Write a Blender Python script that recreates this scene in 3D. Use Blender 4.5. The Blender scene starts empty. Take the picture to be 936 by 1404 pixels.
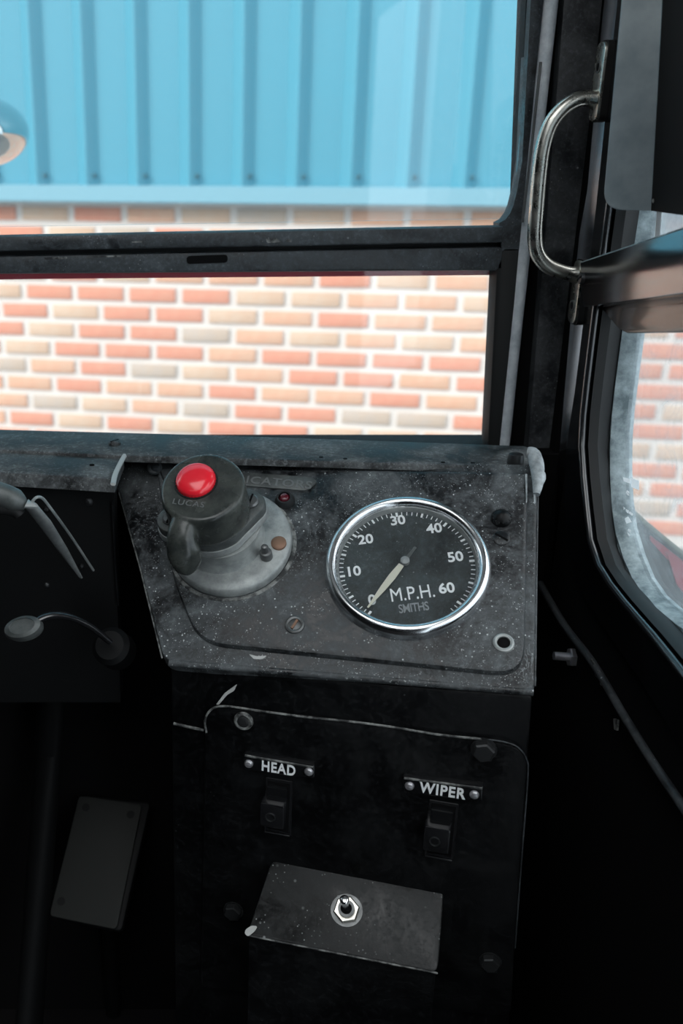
import bpy, bmesh, math, random
from mathutils import Vector, Matrix
random.seed(7)
# ---------------------------------------------------------------- camera
F, CX, CY = 1365.0, 280.0, 702.0            # focal length and principal point, in pixels of the 936 x 1404 frame
TH = math.atan(1365 / 3750)                 # downward pitch
Z0 = 0.95                                   # lens height over the cab floor
SC = bpy.context.scene
COL = SC.collection
cam = bpy.data.cameras.new('camera')
cam.sensor_fit = 'VERTICAL'; cam.sensor_height = 36; cam.sensor_width = 24
cam.lens = F * 36 / 1404
cam.shift_x = (468 - CX) / 1404
cam.clip_start = 0.02
cam.dof.use_dof = True; cam.dof.focus_distance = 0.80; cam.dof.aperture_fstop = 6.5
camo = bpy.data.objects.new('camera', cam); COL.objects.link(camo)
camo.location = (0, 0, Z0); camo.rotation_euler = (math.pi / 2 - TH, 0, 0)
SC.camera = camo
# ---------------------------------------------------------------- sky, sun, exposure
W = bpy.data.worlds.new('overcast'); SC.world = W; W.use_nodes = True
nt = W.node_tree; nt.nodes.clear()
wo = nt.nodes.new('ShaderNodeOutputWorld'); wb = nt.nodes.new('ShaderNodeBackground')
wr = nt.nodes.new('ShaderNodeValToRGB'); wt = nt.nodes.new('ShaderNodeTexCoord'); ws = nt.nodes.new('ShaderNodeSeparateXYZ')
nt.links.new(wt.outputs['Generated'], ws.inputs[0]); nt.links.new(ws.outputs['Z'], wr.inputs[0])
wr.color_ramp.elements[0].position = 0.0; wr.color_ramp.elements[0].color = (.56, .64, .70, 1)
wr.color_ramp.elements[1].position = 0.8; wr.color_ramp.elements[1].color = (1.16, 1.20, 1.22, 1)
nt.links.new(wr.outputs[0], wb.inputs['Color']); nt.links.new(wb.outputs[0], wo.inputs[0])
wb.inputs['Strength'].default_value = 1.35
sun = bpy.data.lights.new('sun', 'SUN'); sun.energy = 1.9; sun.angle = math.radians(14); sun.color = (1, .95, .88)
suno = bpy.data.objects.new('sun', sun); COL.objects.link(suno)
suno.rotation_euler = Vector((.78, .47, -.46)).to_track_quat('-Z', 'Y').to_euler()
V = SC.view_settings
SC.display_settings.display_device = 'sRGB'
V.view_transform = 'Standard'; V.look = 'None'; V.gamma = 1; V.use_curve_mapping = False; V.exposure = 0.88
# ---------------------------------------------------------------- pixel -> place
CAM = Vector((0, 0, Z0))
def ray(x, y):
    a = (x - CX) / F; b = (y - CY) / F
    return Vector((a, math.cos(TH) - b * math.sin(TH), -math.sin(TH) - b * math.cos(TH)))
def hit(x, y, p0, n):
    d = ray(x, y); return CAM + d * ((p0 - CAM).dot(n) / d.dot(n))
def PX(x, y, X): d = ray(x, y); return CAM + d * (X / d.x)
def PY(x, y, Y): d = ray(x, y); return CAM + d * (Y / d.y)
def PD(x, y, t): return CAM + ray(x, y) * t
class Frame:
    def __init__(s, o, x, z):
        s.o = o; s.z = z.normalized(); s.x = (x - s.z * x.dot(s.z)).normalized(); s.y = s.z.cross(s.x)
    def p(s, u, v, w=0): return s.o + s.x * u + s.y * v + s.z * w
    def px(s, x, y, w=0):
        d = hit(x, y, s.o + s.z * w, s.z) - s.o; return (d.dot(s.x), d.dot(s.y))
    def pts(s, l, w=0): return [s.px(x, y, w) for x, y in l]
    def at(s, u, v, w=0, rot=0):
        return Frame(s.p(u, v, w), s.x * math.cos(rot) + s.y * math.sin(rot), s.z)
UX, UY, UZ = Vector((1, 0, 0)), Vector((0, 1, 0)), Vector((0, 0, 1))
# ---------------------------------------------------------------- materials
MATS = {}
def mat(name, col, rough=.5, metal=0, spec=.5, coat=0, build=None):
    m = bpy.data.materials.new(name); m.use_nodes = True
    b = m.node_tree.nodes['Principled BSDF']
    b.inputs['Base Color'].default_value = (*col, 1); b.inputs['Roughness'].default_value = rough
    b.inputs['Metallic'].default_value = metal; b.inputs['Specular IOR Level'].default_value = spec
    b.inputs['Coat Weight'].default_value = coat; b.inputs['Coat Roughness'].default_value = .08
    if build: build(m.node_tree, b)
    MATS[name] = m; return m
def nd(t, kind, **kw):
    n = t.nodes.new(kind)
    for k, v in kw.items():
        if k in n.inputs: n.inputs[k].default_value = v
        else: setattr(n, k, v)
    return n
def ramp(t, src, stops):
    r = t.nodes.new('ShaderNodeValToRGB'); e = r.color_ramp.elements
    while len(e) < len(stops): e.new(.5)
    for q, (p, c) in zip(e, stops): q.position = p; q.color = (c, c, c, 1) if not isinstance(c, tuple) else (*c, 1)
    t.links.new(src, r.inputs[0]); return r.outputs[0]
def coords(t):
    return nd(t, 'ShaderNodeTexCoord').outputs['Object']
def noise(t, scale, detail=4, rough=.6, dist=0):
    n = nd(t, 'ShaderNodeTexNoise', Scale=scale, Detail=detail, Roughness=rough, Distortion=dist)
    t.links.new(coords(t), n.inputs['Vector']); return n.outputs['Fac']
def mixc(t, f, a, b):
    m = t.nodes.new('ShaderNodeMix'); m.data_type = 'RGBA'
    if hasattr(f, 'is_linked'): t.links.new(f, m.inputs[0])
    else: m.inputs[0].default_value = f
    for s, q in ((a, 6), (b, 7)):
        if hasattr(s, 'is_linked'): t.links.new(s, m.inputs[q])
        else: m.inputs[q].default_value = (*s, 1)
    return m.outputs[2]
def mul(t, a, b, op='MULTIPLY'):
    m = t.nodes.new('ShaderNodeMath'); m.operation = op; m.use_clamp = True
    for i, s in enumerate((a, b)):
        if hasattr(s, 'is_linked'): t.links.new(s, m.inputs[i])
        else: m.inputs[i].default_value = s
    return m.outputs[0]
def specks(t, scale, size, thin):
    v = nd(t, 'ShaderNodeTexVoronoi', Scale=scale); t.links.new(coords(t), v.inputs['Vector'])
    s = ramp(t, v.outputs['Distance'], [(size * .5, 1.0), (size, 0.0)])
    return mul(t, s, ramp(t, noise(t, scale * .11, 3), [(thin, 0.0), (thin + .12, 1.0)]))
def bump(t, b, src, strength, dist=.001):
    n = nd(t, 'ShaderNodeBump', Strength=strength, Distance=dist)
    t.links.new(src, n.inputs['Height']); t.links.new(n.outputs[0], b.inputs['Normal'])
def dusty(base, dust, amount, speck=.55, sp=(420, .22, .45), scr=.0, rg=(.34, .75), cl=(.42, .75), fa=.7):
    def f(t, b):
        cloud = mul(t, ramp(t, noise(t, 22, 8, .72, .6), [(cl[0], 0.0), (cl[1], 1.0)]), amount)
        fine = mul(t, ramp(t, noise(t, 260, 3, .7), [(.5, 0.0), (.75, 1.0)]), amount * fa)
        fac = mul(t, cloud, fine, 'ADD')
        c = mixc(t, fac, base, dust)
        s = mul(t, mul(t, specks(t, *sp), specks(t, sp[0] * .37, sp[1] * .8, sp[2]), 'ADD'), speck)
        c = mixc(t, s, c, (.62, .66, .66))
        if scr:
            w = nd(t, 'ShaderNodeTexNoise', Scale=60, Detail=2, Distortion=3); t.links.new(coords(t), w.inputs['Vector'])
            l = mul(t, ramp(t, w.outputs['Fac'], [(.485, 0.0), (.5, 1.0), (.515, 0.0)]), ramp(t, noise(t, 14, 3), [(.5, 0.0), (.66, scr)]))
            c = mixc(t, l, c, dust)
        t.links.new(c, b.inputs['Base Color'])
        t.links.new(ramp(t, fac, [(0, rg[0]), (.4, rg[1])]), b.inputs['Roughness'])
        bump(t, b, noise(t, 500, 3), .12, .0006)
    return f
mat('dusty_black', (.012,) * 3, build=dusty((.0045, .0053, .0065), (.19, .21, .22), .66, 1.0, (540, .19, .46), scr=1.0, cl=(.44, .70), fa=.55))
mat('cowl_black', (.012,) * 3, build=dusty((.010, .011, .012), (.20, .215, .22), .95, .5, (420, .18, .5), scr=.9, rg=(.55, .85)))
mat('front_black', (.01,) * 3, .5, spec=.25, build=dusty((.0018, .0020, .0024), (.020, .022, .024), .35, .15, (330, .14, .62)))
mat('box_black', (.012,) * 3, build=dusty((.0035, .004, .0043), (.06, .065, .066), .5, .5, (300, .2, .5)))
mat('dark_void', (.003, .003, .0034), .85, spec=.15)
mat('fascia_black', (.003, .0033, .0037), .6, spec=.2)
mat('frame_black', (.010, .011, .013), .32, build=dusty((.012, .0145, .017), (.12, .14, .155), .7, .35, (260, .15, .52), scr=.7))
mat('pillar_black', (.010, .011, .013), .45, build=dusty((.019, .021, .024), (.15, .16, .17), .6, .5, (260, .13, .52)))
mat('gloss_black', (.008, .0085, .0095), .14, coat=.3)
mat('satin_black', (.010, .0105, .012), .24, spec=.9, coat=.6)
def worn_rubber(t, b):
    c = mixc(t, ramp(t, noise(t, 45, 6, .7), [(.4, 0.0), (.8, 1.0)]), (.15, .20, .22), (.62, .74, .78))
    t.links.new(c, b.inputs['Base Color'])
mat('grey_rubber', (.1,) * 3, .55, build=worn_rubber)
mat('glazing_grey', (.1,) * 3, .40, build=lambda t, b: t.links.new(mixc(t, ramp(t, noise(t, 60, 6, .7), [(.35, 0.0), (.7, 1.0)]), (.50, .55, .60), (.82, .86, .90)), b.inputs['Base Color']))
mat('black_rubber', (.009, .0095, .010), .6, spec=.3)
mat('ceiling_cream', (.42, .43, .42), .6)
mat('dark_mirror', (.30, .30, .31), .16, 1)
mat('visor_sky_grey', (.060, .070, .075), .42, build=lambda t, b: t.links.new(mixc(t, ramp(t, noise(t, 30, 5), [(.35, 0.0), (.75, 1.0)]), (.19, .23, .25), (.31, .36, .38)), b.inputs['Base Color']))
def scuffed(lo, hi):
    def f(t, b):
        t.links.new(ramp(t, noise(t, 70, 5, .65), [(.35, lo), (.7, hi)]), b.inputs['Roughness'])
    return f
mat('chrome', (.86, .88, .90), .2, 1, build=scuffed(.15, .26))
mat('bright_chrome', (.50, .58, .60), .05, 1)
mat('worn_nickel', (.62, .60, .54), .3, 1, build=scuffed(.2, .4))
def zinc(t, b):
    c = mixc(t, ramp(t, noise(t, 40, 7, .7), [(.35, 0.0), (.7, 1.0)]), (.24, .258, .258), (.52, .545, .535))
    t.links.new(c, b.inputs['Base Color']); bump(t, b, noise(t, 320, 3), .15, .0005)
mat('weathered_zinc', (.2,) * 3, .48, .35, build=zinc)
def zincd(t, b):
    c = mixc(t, ramp(t, noise(t, 55, 7, .7), [(.35, 0.0), (.75, 1.0)]), (.06, .068, .068), (.16, .172, .168))
    t.links.new(c, b.inputs['Base Color'])
mat('dark_zinc', (.1,) * 3, .45, .3, build=zincd)
def lever_skin(t, b):
    c = mixc(t, ramp(t, noise(t, 50, 6, .7), [(.38, 0.0), (.75, 1.0)]), (.026, .030, .029), (.085, .093, .082))
    t.links.new(c, b.inputs['Base Color']); t.links.new(ramp(t, noise(t, 45, 4), [(.3, .16), (.7, .36)]), b.inputs['Roughness'])
    bump(t, b, noise(t, 420, 3), .08, .0005)
mat('worn_bakelite', (.03,) * 3, .3, build=lever_skin)
mat('grey_steel', (.16, .165, .165), .42, .7, build=scuffed(.3, .55))
mat('dark_steel', (.035, .037, .039), .4, .5)
mat('copper_rust', (.26, .15, .10), .55, .4)
mat('red_plastic', (.96, .022, .04), .22, coat=.5)
mat('red_lens', (.10, .010, .018), .12, coat=.6)
mat('white_print', (.92, .95, .96), .6)
mat('pale_print', (.30, .32, .33), .6)
mat('emboss_grey', (.14, .15, .15), .5)
mat('silver_pin', (.70, .70, .74), .38, .8)
mat('paint_chip', (.48, .49, .48), .7)
mat('grey_putty', (.42, .46, .47), .7, build=lambda t, b: t.links.new(mixc(t, ramp(t, noise(t, 110, 5), [(.35, 0.0), (.7, 1.0)]), (.20, .225, .235), (.52, .56, .58)), b.inputs['Base Color']))
mat('worn_edge', (.12, .125, .125), .6, build=lambda t, b: t.links.new(mixc(t, ramp(t, noise(t, 130, 4), [(.4, 0.0), (.65, 1.0)]), (.02, .022, .023), (.26, .27, .26)), b.inputs['Base Color']))
mat('needle_cream', (.72, .70, .58), .5)
mat('dial_black', (.014,) * 3, .6, build=dusty((.0085, .0115, .0125), (.085, .11, .115), .75, .5, (520, .16, .5)))
mat('maroon', (.22, .012, .025), .3, coat=.3)
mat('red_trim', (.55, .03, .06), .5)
mat('olive_rubber', (.11, .12, .095), .6)
mat('pedal_rubber', (.008, .0092, .008), .7)
mat('floor_black', (.006, .0055, .006), .8, spec=.2)
mat('mortar', (.60, .575, .545), .9)
def brick(c, c2):
    def f(t, b):
        t.links.new(mixc(t, ramp(t, noise(t, 9, 4), [(.4, 0.0), (.62, 1.0)]), c, c2), b.inputs['Base Color'])
    return f
mat('brick_red', (.5,) * 3, .85, build=brick((.55, .235, .165), (.56, .27, .19)))
mat('brick_orange', (.5,) * 3, .85, build=brick((.56, .315, .215), (.56, .36, .255)))
mat('brick_buff', (.5,) * 3, .85, build=brick((.52, .41, .32), (.52, .375, .275)))
mat('brick_grey', (.5,) * 3, .85, build=brick((.42, .375, .335), (.45, .37, .30)))
mat('blue_sheet', (.070, .265, .355), .38, spec=.4)
mat('blue_trim', (.155, .325, .40), .5)
mat('screw_dark', (.03, .12, .16), .5)
mat('asphalt', (.20, .20, .20), .9)
def glass(name, haze, hcol=(.75, .85, .9), streak=False):
    m = bpy.data.materials.new(name); m.use_nodes = True; t = m.node_tree; t.nodes.clear()
    o = nd(t, 'ShaderNodeOutputMaterial'); tr = nd(t, 'ShaderNodeBsdfTransparent'); gl = nd(t, 'ShaderNodeBsdfGlossy', Roughness=.01)
    df = nd(t, 'ShaderNodeBsdfTranslucent'); df2 = nd(t, 'ShaderNodeBsdfDiffuse')
    df.inputs['Color'].default_value = df2.inputs['Color'].default_value = (*hcol, 1)
    dm = nd(t, 'ShaderNodeMixShader'); dm.inputs[0].default_value = .5
    t.links.new(df.outputs[0], dm.inputs[1]); t.links.new(df2.outputs[0], dm.inputs[2])
    m1 = nd(t, 'ShaderNodeMixShader'); m2 = nd(t, 'ShaderNodeMixShader')
    h = ramp(t, noise(t, 7, 6, .7, .4), [(.3, haze * .5), (.75, haze * 1.6)])
    if streak:
        h = mul(t, h, ramp(t, noise(t, 30, 5, .7, 1.0), [(.5, 0.0), (.8, haze * 2)]), 'ADD')
    t.links.new(h, m1.inputs[0]); t.links.new(tr.outputs[0], m1.inputs[1]); t.links.new(dm.outputs[0], m1.inputs[2])
    g = nd(t, 'ShaderNodeNewGeometry'); dp = nd(t, 'ShaderNodeVectorMath', operation='DOT_PRODUCT')
    t.links.new(g.outputs['Incoming'], dp.inputs[0]); t.links.new(g.outputs['Normal'], dp.inputs[1])
    ab = nd(t, 'ShaderNodeMath', operation='ABSOLUTE'); t.links.new(dp.outputs['Value'], ab.inputs[0])
    sb_ = nd(t, 'ShaderNodeMath', operation='SUBTRACT'); sb_.inputs[0].default_value = 1; t.links.new(ab.outputs[0], sb_.inputs[1])
    pw = nd(t, 'ShaderNodeMath', operation='POWER'); t.links.new(sb_.outputs[0], pw.inputs[0]); pw.inputs[1].default_value = 5
    fr = nd(t, 'ShaderNodeMath', operation='MULTIPLY_ADD'); t.links.new(pw.outputs[0], fr.inputs[0]); fr.inputs[1].default_value = .96; fr.inputs[2].default_value = .035
    t.links.new(fr.outputs[0], m2.inputs[0]); t.links.new(m1.outputs[0], m2.inputs[1]); t.links.new(gl.outputs[0], m2.inputs[2])
    t.links.new(m2.outputs[0], o.inputs[0]); MATS[name] = m
glass('windscreen_glass', .035)
glass('side_glass', .13, streak=True)
glass('dusty_glass', .40)
glass('dial_glass', .010, (.7, .85, .88), False)
def etched():
    m = bpy.data.materials.new('etched_white'); m.use_nodes = True; t = m.node_tree; t.nodes.clear()
    o = nd(t, 'ShaderNodeOutputMaterial'); a = nd(t, 'ShaderNodeBsdfTranslucent'); b = nd(t, 'ShaderNodeBsdfDiffuse'); x = nd(t, 'ShaderNodeMixShader')
    for q in (a, b): q.inputs['Color'].default_value = (.95, .97, .98, 1)
    x.inputs[0].default_value = .3
    t.links.new(a.outputs[0], x.inputs[1]); t.links.new(b.outputs[0], x.inputs[2]); t.links.new(x.outputs[0], o.inputs[0]); MATS['etched_white'] = m
etched()
# ---------------------------------------------------------------- mesh building
def catmull(pts, n=8, closed=False):
    P = [Vector(p) for p in pts]; out = []
    m = len(P)
    for i in range(m if closed else m - 1):
        if closed: a, b, c, d = P[i - 1], P[i], P[(i + 1) % m], P[(i + 2) % m]
        else: a, b, c, d = P[max(i - 1, 0)], P[i], P[i + 1], P[min(i + 2, m - 1)]
        for k in range(n):
            t = k / n
            out.append(.5 * ((2 * b) + (c - a) * t + (2 * a - 5 * b + 4 * c - d) * t * t + (3 * b - a - 3 * c + d) * t ** 3))
    if not closed: out.append(P[-1])
    return out
def rpoly(pts, r, n=5):
    """2-D polygon with rounded corners; r a number or one per corner"""
    out = []; m = len(pts)
    for i in range(m):
        p, a, b = Vector(pts[i]), Vector(pts[i - 1]), Vector(pts[(i + 1) % m])
        q = r[i] if isinstance(r, (list, tuple)) else r
        if q <= 0: out.append(tuple(p)); continue
        d1, d2 = (a - p), (b - p); l = min(q, d1.length * .45, d2.length * .45)
        s, e = p + d1.normalized() * l, p + d2.normalized() * l
        for k in range(n + 1):
            t = k / n; out.append(tuple(s * (1 - t) ** 2 + p * 2 * t * (1 - t) + e * t * t))
    return out
class MB:
    def __init__(s): s.b = bmesh.new()
    def loft(s, rings, closed=True, cap0=True, cap1=True):
        vs = [[s.b.verts.new(p) for p in r] for r in rings]; n = len(rings[0])
        for i in range(len(vs) - 1):
            for k in range(n if closed else n - 1):
                j = (k + 1) % n
                s.b.faces.new((vs[i][k], vs[i][j], vs[i + 1][j], vs[i + 1][k]))
        if cap0 and closed: s.b.faces.new(vs[0][::-1])
        if cap1 and closed: s.b.faces.new(vs[-1])
        return s
    def prism(s, fr, pts, w0, w1, top=None):
        r = [[fr.p(u, v, w0) for u, v in pts]]
        c = Vector((sum(p[0] for p in pts) / len(pts), sum(p[1] for p in pts) / len(pts)))
        if top:      # chamfered upper edge: (inset, drop)
            r.append([fr.p(u, v, w1 - top[1]) for u, v in pts])
            q = []
            m = len(pts)
            for i in range(m):
                a, p, b = Vector(pts[i - 1]), Vector(pts[i]), Vector(pts[(i + 1) % m])
                d = ((p - a).normalized() + (b - p).normalized())
                d = d.normalized() if d.length > 1e-6 else (b - a).normalized()
                nn = Vector((-d.y, d.x))
                if nn.dot(c - p) < 0: nn = -nn
                q.append(p + nn * top[0])
            mid = [Vector(p) * .3 + Vector(x) * .7 - (Vector(x) - Vector(p)) * .4 for p, x in zip(pts, q)]
            r.append([fr.p(x.x, x.y, w1 - top[1] * .3) for x in mid])
            r.append([fr.p(x.x, x.y, w1) for x in q])
        else:
            r.append([fr.p(u, v, w1) for u, v in pts])
        return s.loft(r)
    def box(s, a, b):
        f = Frame(Vector((0, 0, 0)), UX, UZ)
        return s.prism(f, [(a[0], a[1]), (b[0], a[1]), (b[0], b[1]), (a[0], b[1])], a[2], b[2])
    def lathe(s, fr, prof, seg=32, close=True, sx=1, sy=1):
        rings = [[fr.p(r * sx * math.cos(2 * math.pi * k / seg), r * sy * math.sin(2 * math.pi * k / seg), w) for k in range(seg)] for r, w in prof]
        return s.loft(rings, True, close, close)
    def ring(s, fr, prof, seg=48):
        """closed section turned about the frame's axis"""
        prof = list(prof) + [prof[0]]
        return s.loft([[fr.p(r * math.cos(2 * math.pi * k / seg), r * math.sin(2 * math.pi * k / seg), w) for k in range(seg)] for r, w in prof], True, False, False)
    def tube(s, pts, r, seg=12, up=None, flat=1.0):
        P = [Vector(p) for p in pts]; n = len(P); rings = []
        up = up or Vector((.13, .37, .92))
        for i, p in enumerate(P):
            d = (P[min(i + 1, n - 1)] - P[max(i - 1, 0)]).normalized()
            x = d.cross(up).normalized(); y = x.cross(d)
            q = r[i] if isinstance(r, (list, tuple)) else r
            rings.append([p + x * (q * math.cos(2 * math.pi * k / seg)) + y * (q * flat * math.sin(2 * math.pi * k / seg)) for k in range(seg)])
        return s.loft(rings)
    def make(s, name, m, smooth=True, ang=38, bevel=0):
        bmesh.ops.remove_doubles(s.b, verts=s.b.verts, dist=1e-7)
        bmesh.ops.recalc_face_normals(s.b, faces=s.b.faces)
        if bevel:
            e = [x for x in s.b.edges if len(x.link_faces) == 2 and x.calc_face_angle() > .6]
            bmesh.ops.bevel(s.b, geom=e, offset=bevel, segments=2, affect='EDGES', clamp_overlap=True)
        me = bpy.data.meshes.new(name); s.b.to_mesh(me); s.b.free()
        me.materials.append(MATS[m] if isinstance(m, str) else m)
        if smooth:
            me.shade_smooth(); me.set_sharp_from_angle(angle=math.radians(ang))
        return me
    def build(s, name, m, parent=None, bevel=0, label=None, smooth=True, ang=38):
        return link(name, s.make(name, m, smooth, ang, bevel), parent, label)
def link(name, me, parent=None, label=None):
    o = bpy.data.objects.new(name, me); COL.objects.link(o)
    if parent is None:
        vs = [v.co for v in me.vertices]
        c = Vector(((min(v.x for v in vs) + max(v.x for v in vs)) / 2, (min(v.y for v in vs) + max(v.y for v in vs)) / 2, min(v.z for v in vs)))
        me.transform(Matrix.Translation(-c)); o.location = c
    else:
        me.transform(WM[parent.name].inverted()); o.parent = parent; WM[o.name] = WM[parent.name]
        if label: o['label'] = label
    if parent is None: WM[o.name] = Matrix.Translation(o.location)
    return o
WM = {}
def tag(o, label, cat, group=None):
    o['label'] = label; o['category'] = cat
    if group: o['group'] = group
    return o
def thing(name, label, cat, loc, group=None):
    o = bpy.data.objects.new(name, None); COL.objects.link(o); o.location = loc; o.empty_display_size = .02
    WM[o.name] = Matrix.Translation(loc)
    return tag(o, label, cat, group)
def struct(o): o['kind'] = 'structure'; return o
def holder(name, loc):
    o = bpy.data.objects.new(name, None); COL.objects.link(o); o.location = loc; WM[o.name] = Matrix.Translation(loc); return struct(o)
def text_mesh(body, fr, size, mname, th=.0003, bold=0, xs=1.0, space=1.0):
    c = bpy.data.curves.new('txt', 'FONT'); c.body = body; c.size = size; c.align_x = 'CENTER'; c.align_y = 'CENTER'
    c.extrude = th; c.offset = bold; c.space_character = space; c.resolution_u = 4
    o = bpy.data.objects.new('txt', c); COL.objects.link(o)
    dg = bpy.context.evaluated_depsgraph_get(); me = bpy.data.meshes.new_from_object(o.evaluated_get(dg))
    bpy.data.objects.remove(o); bpy.data.curves.remove(c)
    for v in me.vertices: v.co = fr.p(v.co.x * xs, v.co.y, v.co.z)
    me.materials.clear(); me.materials.append(MATS[mname]); return me
# ================================================================ OUTSIDE: brick wall and blue cladding
YAW = math.radians(11.5)
WN = Vector((-math.sin(YAW), -math.cos(YAW), 0)); WX = Vector((math.cos(YAW), -math.sin(YAW), 0))
WF = Frame(PD(280, 450, 4.07), WX, WN)                # u along the wall, v up, w towards the bus
PITCH, COURSE = .2222, .0783
def row_v(r): return (-.5575 - COURSE * (r - 1)) + Z0 - WF.o.z
def row_u(r, k): return -.535 + PITCH * k + (0 if r % 2 else PITCH / 2)     # left edge
seen = {}
for r, y, l in (
    (0, 386, 'O310 O395 R470 B540 O625'), (1, 402, 'B14 R66 R135 R205 R280 B355 B430'), (1, 415, 'B445 O500 O592 B660'),
    (2, 427, 'R30 B100 R172 R243 B317 O392 R465 O549 O630'), (3, 458, 'R14 B64 R137 R208 G280 O353 B428'), (3, 470, 'O507 B586 O660'),
    (4, 482, 'B37 R103 R173 R243 O315 R390 R460 R544 R625'), (5, 504, 'G14 O70 R137 G207 B280 O352 R427'), (5, 524, 'R504 O583 R650'),
    (6, 532, 'O41 R108 O176 O244 R317 O390 O465 R541 O619'), (7, 556, 'O16 G72 B140 O208 G280 R350 R424'), (7, 578, 'R450 G500 G579 R650'),
    (8, 580, 'R42 B110 R176 B245 R315 R387 B455 B537 O616')):
    for it in l.split():
        u, v = WF.px(float(it[1:]), y)
        seen[(r, math.floor((u - row_u(r, 0) + .015) / PITCH))] = it[0]
KIND = {'R': 'brick_red', 'O': 'brick_orange', 'B': 'brick_buff', 'G': 'brick_grey'}
wall = holder('wall_outside', WF.p(.6, -3 + WF.o.z * 0, -.1)); wall['label'] = 'multicoloured brick wall outside under the blue cladding'
GAPX, GAPY = .030, .025
U0, U1, VB = -14.0, 6.0, -.55 - WF.o.z                 # wall extent, ground level
TOPV = WF.px(350, 300)[1]
MB().prism(WF, [(U0, VB), (U1, VB), (U1, TOPV + .35), (U0, TOPV + .35)], -.12, -.007).build('mortar', 'mortar', wall, smooth=False)
bm_mesh = {}
def brick_mesh(kind, nvar):
    key = (kind, nvar)
    if key not in bm_mesh:
        rr = random.Random(nvar * 31 + len(kind)); j = lambda: rr.uniform(-.0012, .0012)
        L, H = PITCH - GAPX, COURSE - GAPY
        f = Frame(Vector((0, 0, 0)), WX, WN)
        pts = [(0 + j(), -H / 2 + j()), (L + j(), -H / 2 + j()), (L + j(), H / 2 + j()), (0 + j(), H / 2 + j())]
        bm_mesh[key] = MB().prism(f, pts, -.02, .001 + rr.uniform(-.001, .002), (.0015, .0015)).make('brick', KIND[kind], True, 50)
    return bm_mesh[key]
rest = MB(); ROWS = range(-4, 14); KS = range(-2, 14)
for r in range(-4, 40):
    for k in range(-62, 27):
        u, v = row_u(r, k), row_v(r)
        if u < U0 or u > U1 - PITCH or v < VB + .05: continue
        if r in ROWS and k in KS:
            kd = seen.get((r, k)) or random.choice('RRROOBBG')
            o = bpy.data.objects.new('brick', brick_mesh(kd, random.randrange(4))); COL.objects.link(o)
            o.parent = wall; o.location = WF.p(u, v, 0) - wall.location
        else:
            rest.prism(WF, [(u, v - .026), (u + PITCH - GAPX, v - .026), (u + PITCH - GAPX, v + .026), (u, v + .026)], -.02, .001)
o = rest.build('brick_field', 'brick_orange', wall, smooth=False); o['kind'] = 'stuff'
# blue trapezoidal cladding above
CF = Frame(WF.p(0, 0, .055), WX, WN)
BV = CF.px(350, 279)[1]; TRV = CF.px(350, 255)[1]
clad = thing('outside_cladding', 'pale blue ribbed metal cladding above the brick wall outside', 'cladding', CF.p(.6, BV, 0))
rib0 = CF.px(196, 240)[0]; rib1 = CF.px(412, 240)[0]; RP = (rib1 - rib0) / 3
def sheet(i0, i1):
    prof = []
    for i in range(i0, i1):
        u = rib0 + RP * i
        prof += [(u - .058, 0.0), (u - .018, .040), (u - .010, .040), (u + .026, 0.0)]
    prof = [(rib0 + RP * i0 - RP * .5, 0.0)] + prof + [(rib0 + RP * (i1 - 1) + RP * .5, 0.0)]
    m = MB()
    top = BV + 12.0
    m.loft([[CF.p(u, TRV - .02, w) for u, w in prof], [CF.p(u, top, w) for u, w in prof]], False)
    m.loft([[CF.p(u, TRV - .02, w - .004) for u, w in prof], [CF.p(u, top, w - .004) for u, w in prof]], False)
    return m
for a in (-66, -60, -54, -48, -42, -36, -30, -24, -18, -12, -6, 0, 6, 12, 18): sheet(a, a + 6).build('ribbed_sheet', 'blue_sheet', clad, smooth=False)
MB().prism(CF, [(U0, BV), (U1, BV), (U1, TRV), (U0, TRV)], -.012, .050).build('base_flashing', 'blue_trim', clad, bevel=.004)
MB().prism(CF, [(U0, BV + .01), (U1, BV + .01), (U1, BV + 12), (U0, BV + 12)], -.08, -.02).build('backing_panel', 'screw_dark', clad, smooth=False)
for i in range(-3, 14):
    MB().lathe(CF.at(rib0 + RP * i + .012, TRV + .035, 0), [(.011, -.004), (.011, .018), (.006, .024)], 10).build('screw', 'screw_dark', clad)
struct(MB().box((-6, .9, -.62), (8, 6.5, -.55)).build('floor_outside', 'asphalt', smooth=False))
# chrome mirror ball at the windscreen's left
mc = PD(-25, 181, 1.5)
rm = thing('round_mirror', 'small round chrome mirror shell seen beyond the windscreen at left', 'mirror', mc - Vector((0, 0, .05)))
mf = Frame(mc, UX, -ray(-25, 181))
MB().lathe(mf, [(.0004, .160)] + [(.0500 * math.sin(a * math.pi / 32), .160 * math.cos(a * math.pi / 32)) for a in range(1, 17)] + [(.0495, -.006), (.046, -.010), (.0004, -.010)], 64, sx=1.40).build('shell', 'bright_chrome', rm, ang=60)
MB().lathe(mf, [(.0502, -.004), (.0506, -.006), (.0502, -.0085), (.046, -.0105)], 64, sx=1.40).build('rim', 'chrome', rm)
MB().tube([mc + Vector((-.02, 0, 0)), mc + Vector((-.12, -.02, -.05)), mc + Vector((-.2, -.3, -.25)), mc + Vector((-.2, -.5, -.4))], .006).build('arm', 'gloss_black', rm)
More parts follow.
